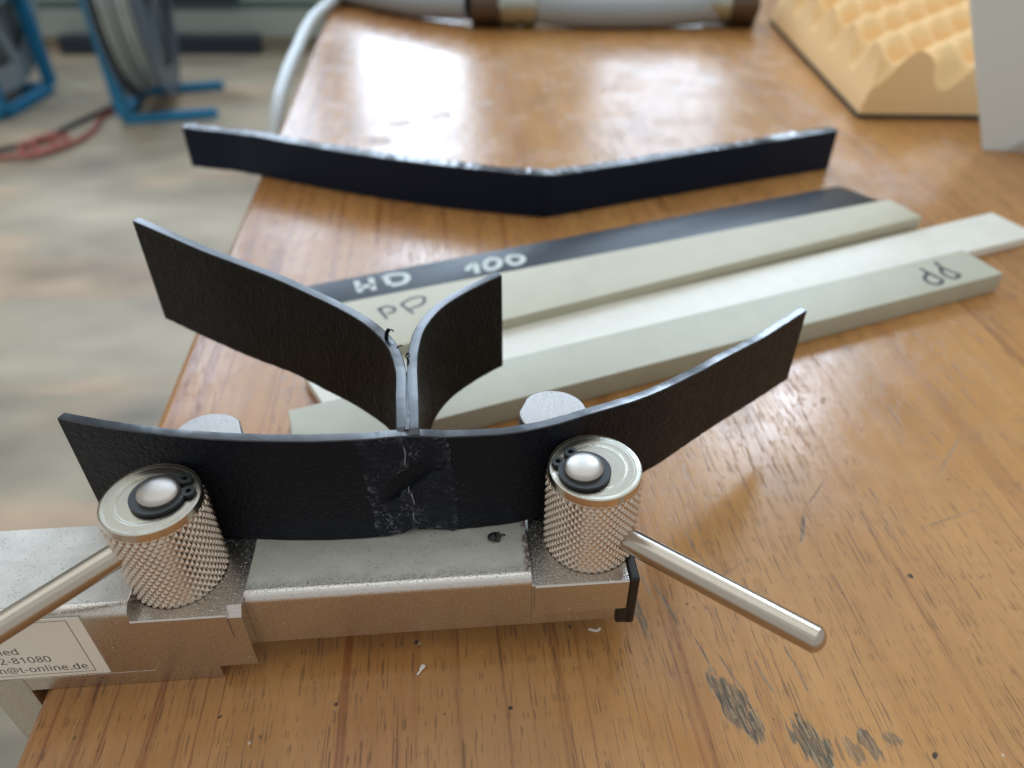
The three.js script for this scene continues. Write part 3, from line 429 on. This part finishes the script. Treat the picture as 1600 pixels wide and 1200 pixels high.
{
  const o = thing('braided_hose', 'grey braided hose with dark metal fittings lying across the back of the table', 'hose', [100, 0, -968]);
  const braid = dataTexture(256, 256, (d, w, h) => { for (let y = 0; y < h; y++) for (let x = 0; x < w; x++) { const a = ((x + y) % 32) < 6 || ((x - y + 512) % 32) < 6, i = (y * w + x) * 4, v = a ? 0.55 : 0.3; d[i] = toByte(v * 0.78); d[i + 1] = toByte(v * 0.9); d[i + 2] = toByte(v); d[i + 3] = 255; } }, true, [60, 8]);
  const rubber = phys({ map: braid, roughness: 0.35, clearcoat: 0.6, clearcoatRoughness: 0.25 }), brass = std({ color: lin(0.13, 0.105, 0.085), metalness: 0.9, roughness: 0.4 }), chrome = std({ color: lin(0.42, 0.46, 0.43), metalness: 1, roughness: 0.28 });
  const L = (g) => g.translate(-100, 0, 968);
  mesh('hose_tube', L(tube([[-360, 18, -1200], [-190, 18, -1068], [-110, 18.5, -1008], [-48, 22, -978]], 17.5, 80, 24)), rubber, o);
  mesh('hose_tube', L(tube([[20, 23, -968], [80, 19, -963], [160, 18.5, -963], [225, 21, -970], [262, 23, -976]], 18.5, 80, 24)), rubber, o);
  mesh('hex_nut', L(new THREE.CylinderGeometry(27, 27, 34, 6).rotateZ(Math.PI / 2).rotateX(0.2).translate(-30, 24.5, -973)), brass, o);
  mesh('ferrule', L(new THREE.LatheGeometry([[15, -24], [21, -24], [23.5, -20], [23.5, -6], [21.5, -3], [23.5, 0], [23.5, 16], [21, 22], [15, 22]].map(([r, y]) => new THREE.Vector2(r, y)), 32).rotateZ(Math.PI / 2).translate(6, 24, -970)), chrome, o);
  mesh('ferrule', L(new THREE.LatheGeometry([[15, -18], [22, -18], [24, -14], [24, 14], [15, 18]].map(([r, y]) => new THREE.Vector2(r, y)), 32).rotateZ(Math.PI / 2).translate(243, 25.5, -976)), chrome, o);
  mesh('hex_nut', L(new THREE.CylinderGeometry(29, 29, 30, 6).rotateZ(Math.PI / 2).translate(268, 26, -975)), brass, o);
  mesh('end_thread', L(new THREE.CylinderGeometry(19, 19, 40, 24).rotateZ(Math.PI / 2).translate(262, 26, -978)), chrome, o);
}
tag(mesh('hanging_cable', tube([[-150, 9, -1330], [-196, 8, -1210], [-222, 8.5, -1090], [-236, 7, -975], [-234, -1, -877], [-229, -8, -791], [-226, -22, -735], [-222, -60, -690], [-190, -120, -660], [-100, -170, -650]], 6.6, 120, 14), std({ color: lin(0.52, 0.58, 0.60), roughness: 0.4 })), 'light grey cable hanging over the far left edge of the table', 'cable');

// ---------------------------------------------------------------- the hall behind: floor, wall with windows, cabinet, reels
{
  const floorTex = dataTexture(1024, 1024, (d, w, h) => { for (let y = 0; y < h; y++) for (let x = 0; x < w; x++) { const u = x / w * 14, v = y / h * 14, i = (y * w + x) * 4, n = fbm(u * 1.1, v * 2.6, 101, 4), m = fbm(u * 0.8 + 9, v * 2.0, 105, 3), q = fbm(u * 3.5, v * 6, 109, 3), c = [0.34, 0.295, 0.22], b = 1 + 1.05 * (n - 0.5) + 0.4 * (q - 0.5), k = smooth(0.5, 0.68, m); for (let t = 0; t < 3; t++) d[i + t] = toByte(b * lerp(c[t], [0.43, 0.31, 0.21][t], k * 0.8)); d[i + 3] = 255; } }, true, [1 / 6000, 1 / 6000]);
  const g = new THREE.PlaneGeometry(9000, 9000); const uv = g.attributes.uv; for (let i = 0; i < uv.count; i++) uv.setXY(i, uv.getX(i) * 9000, uv.getY(i) * 9000);
  structure('floor', g.rotateX(-Math.PI / 2).translate(-500, -750, 300), std({ map: floorTex, roughness: 0.55 }));
  const s = new THREE.Shape(); s.moveTo(-5000, -750); s.lineTo(4000, -750); s.lineTo(4000, WALL_TOP * 1000); s.lineTo(-5000, WALL_TOP * 1000); s.closePath();
  for (const [a, b, top, , SILL] of WINDOWS) { const h = new THREE.Path(); h.moveTo(a * 1000, SILL * 1000); h.lineTo(a * 1000, top * 1000); h.lineTo(b * 1000, top * 1000); h.lineTo(b * 1000, SILL * 1000); h.closePath(); s.holes.push(h); }
  const wg = new THREE.ExtrudeGeometry(s, { depth: 120, bevelEnabled: false });
  structure('wall', wg.translate(0, 0, WALL_Z * 1000 - 120), std({ color: lin(0.36, 0.40, 0.38), roughness: 0.85 }));
  const frameMat = std({ color: lin(0.7, 0.72, 0.72), roughness: 0.5 });
  const names = ['farthest left', 'second from the left', 'middle', 'second from the right', 'farthest right'];
  WINDOWS.forEach(([a, b, top, share, SILL], i) => {
    const w = (b - a) * 1000, h = (top - SILL) * 1000, o = thing('window', 'tall bright hall window, ' + names[i] + ' of those mirrored in the tabletop', 'window', [(a + b) * 500, SILL * 1000, WALL_Z * 1000], 0, 'windows of the back wall');
    for (const [y0, y1, f] of SILL < 1 ? [[2, 215, 1.1], [215, h - 2, 0.62]] : [[2, h - 2, 0.8]]) {                // a clear lower sash and a dimmer, curtained upper sash
      mesh('window_pane', new THREE.BoxGeometry(w - 4, y1 - y0, 6).translate(0, (y0 + y1) / 2, -100), std({ color: 0x000000, emissive: WINDOW_TINT, emissiveIntensity: WINDOW_LIGHT * share * f * 0.5, roughness: 0.3 }), o);
      const l = new THREE.RectAreaLight(WINDOW_TINT, WINDOW_LIGHT * share * f, (w - 10) * MM, (y1 - y0 - 4) * MM), y = SILL + (y0 + y1) / 2 * MM; l.name = 'window_light'; l.position.set((a + b) / 2, y, WALL_Z - 0.09); l.lookAt((a + b) / 2, y, 5); scene.add(l);
    }
    for (const [x, y, sx, sy] of [[-w / 2 + 20, h / 2, 36, h - 6], [w / 2 - 20, h / 2, 36, h - 6], [0, 22, w - 80, 36], [0, 215, w - 80, 34], [0, h * 0.5, w - 80, 40], [0, h - 22, w - 80, 36]]) mesh('window_frame', new THREE.BoxGeometry(sx, sy, 40).translate(x, y, -60), frameMat, o);
  });
}
[[-4.1, 2.6, 0.95, 'rear'], [-0.85, 2.9, 0.8, 'middle'], [2.45, 2.5, 0.48, 'front']].forEach(([z, depth, share, where]) => {  // unseen panels added to stand in for a bright ceiling overhead
  const W = 8600, D = depth * 1000, o = thing('ceiling_glow', 'added glowing ceiling panel, ' + where + ' of the three mirrored in the lever rods', 'ceiling_glow', [0, 4500, z * 1000], 0, 'added glow panels above the bench');
  mesh('glow_panel', new THREE.BoxGeometry(W, 8, D).translate(0, 30, 0), std({ color: 0x000000, emissive: CEILING_TINT, emissiveIntensity: CEILING_GLOW * share * 0.5 }), o);
  const frame = std({ color: lin(0.4, 0.4, 0.38), roughness: 0.6 });
  for (const q of [-1, 1]) mesh('glow_frame', new THREE.BoxGeometry(W + 200, 120, 100).translate(0, -20, q * (D / 2 + 50)), frame, o);
  for (let i = -3; i <= 3; i++) mesh('reflection_bar', new THREE.BoxGeometry(90, 110, D - 4).translate(i * 1350 + 300, -60, 0), frame, o);  // bars added to break up the panel reflection in the rods
  const l = new THREE.RectAreaLight(CEILING_TINT, CEILING_GLOW * share, W * MM - 0.01, D * MM - 0.01); l.name = 'glow_light'; l.position.set(0, 4.515, z); l.lookAt(0, 0, z); scene.add(l);
});
{
  const o = thing('low_cabinet', 'long low grey cabinet along the far wall behind the reels', 'cabinet', [-1900, -750, -3800]);
  const grey = std({ color: lin(0.36, 0.42, 0.40), roughness: 0.5 }), teal = std({ color: lin(0.13, 0.22, 0.23), roughness: 0.5 }), dark = std({ color: lin(0.02, 0.03, 0.05), roughness: 0.5 });
  mesh('lower_panel', new RoundedBoxGeometry(2120, 112, 60, 2, 4).translate(0, 110, 60), grey, o);
  mesh('groove_rail', new RoundedBoxGeometry(2120, 36, 50, 2, 3).translate(0, 186, 50), teal, o);
  mesh('upper_panel', new RoundedBoxGeometry(2120, 260, 60, 2, 4).translate(0, 336, 60), grey, o);
  mesh('corner_post', new RoundedBoxGeometry(70, 480, 90, 2, 4).translate(1100, 240, 45), dark, o);
  mesh('handle_strip', new RoundedBoxGeometry(420, 46, 24, 2, 6).translate(480, 226, 105), dark, o);
  tag(mesh('dark_beam', new RoundedBoxGeometry(900, 74, 70, 2, 6).translate(-1590, -712.5, -3660), dark), 'dark blue beam lying on the floor in front of the grey cabinet', 'beam');
}
function reel(name, label, [x, z], r, W, side, turn, TURNS, drumMat, flangeColor = lin(0.10, 0.13, 0.17)) {                             // side: on which side of the drum the upright stands
  const blue = std({ color: lin(0.012, 0.19, 0.38), roughness: 0.4 }), grey = std({ color: flangeColor, roughness: 0.35, metalness: 0.3 }), o = thing(name, label, 'reel', [x, -750, z], turn, 'blue reel stands on the floor');
  const cy = r + 55, ux = side * (W / 2 + 40), bx = (a, b, c, px, py, pz) => new RoundedBoxGeometry(a, b, c, 2, 5).translate(px, py, pz), L = W + 190;
  for (const q of [-1, 1]) { mesh('base_bar', bx(L, 30, 34, -side * 55, 15.5, q * 165), blue, o); mesh('upright', bx(46, cy + 330, 34, ux, (cy + 330) / 2 + 31, q * 165), blue, o); }
  mesh('base_bar', bx(44, 32, 284, ux, 17.5, 0), blue, o); mesh('cross_bar', bx(40, 40, 288, ux, cy, 0), blue, o);
  const lathe = (pts) => new THREE.LatheGeometry(pts.map(([a, b]) => new THREE.Vector2(a, b)), 64).rotateZ(Math.PI / 2).translate(0, cy, 0), shine = std({ color: lin(0.62, 0.68, 0.70), roughness: 0.2, metalness: 0.85 });
  for (const s of [-1, 1]) {
    const f = s * W / 2; mesh('flange', lathe([[r * 0.72, f - 5], [r, f - 5], [r + 3, f], [r, f + 5], [r * 0.72, f + 5], [r * 0.72, f - 5]]), grey, o);
    for (let i = 0; i < 6; i++) { const g = new RoundedBoxGeometry(12, r * 0.62, 46, 1, 3).translate(0, r * 0.44, 0); g.rotateX(i * Math.PI / 3 + 0.3); mesh('spoke', g.translate(f, cy, 0), grey, o); }
    mesh('hub', new THREE.CylinderGeometry(r * 0.17, r * 0.17, 26, 24).rotateZ(Math.PI / 2).translate(f, cy, 0), shine, o);
  }
  for (let i = 0; i < TURNS; i++) { const x = -W / 2 + 10 + (W - 20) * (i + 0.5) / TURNS, t = (W - 20) / TURNS / 2; mesh('winding', new THREE.TorusGeometry(r * (0.84 + 0.07 * rnd()), t * 1.05, 8, 60).rotateY(Math.PI / 2).translate(x, cy, 0), i % 3 ? drumMat : shine, o); }
  mesh('drum', lathe([[r * 0.3, -W / 2 + 6], [r * 0.76, -W / 2 + 6], [r * 0.76, W / 2 - 6], [r * 0.3, W / 2 - 6]]), grey, o); mesh('axle', new THREE.CylinderGeometry(22, 22, W + 120, 20).rotateZ(Math.PI / 2).translate(side * 20, cy, 0), grey, o);
}
reel('cable_reel', 'blue steel reel stand with dark round drum, the right one of the two reels', [-1330, -2930], 350, 130, -1, rad(13), 5, std({ color: lin(0.38, 0.44, 0.46), roughness: 0.3, metalness: 0.4 }));
reel('cable_reel', 'blue steel reel stand with shiny grey drum at the far left', [-2000, -2960], 320, 230, 1, rad(-4), 7, std({ color: lin(0.12, 0.16, 0.20), roughness: 0.3, metalness: 0.4 }), lin(0.34, 0.40, 0.44));
tag(mesh('floor_cable', tube([[-2300, -742, -2250], [-1760, -742, -2440], [-1621, -742, -2570], [-1570, -742, -2720], [-1526, -742, -2860], [-1470, -742, -3000]], 9, 80, 10), std({ color: lin(0.02, 0.022, 0.025), roughness: 0.5 })), 'black cable running over the floor to the blue reel stand', 'cable');
{
  const loops = []; for (let i = 0; i <= 44; i++) { const a = i / 44 * Math.PI * 4.4; loops.push([-1545 + 62 * Math.cos(a) - i * 1.2, -741 + (i % 5) * 1.5 + 4, -2545 + 74 * Math.sin(a) + i * 1.6]); }
  tag(mesh('floor_cable', tube([[-1440, -742, -2950], [-1500, -742, -2800], [-1475, -742, -2660], ...loops, [-1700, -742, -2400], [-1900, -742, -2330], [-2200, -742, -2200]], 8, 320, 8), std({ color: lin(0.36, 0.10, 0.08), roughness: 0.5 })), 'red cable lying in loops on the floor below the blue reel', 'cable');
}
renderer.render(scene, camera);
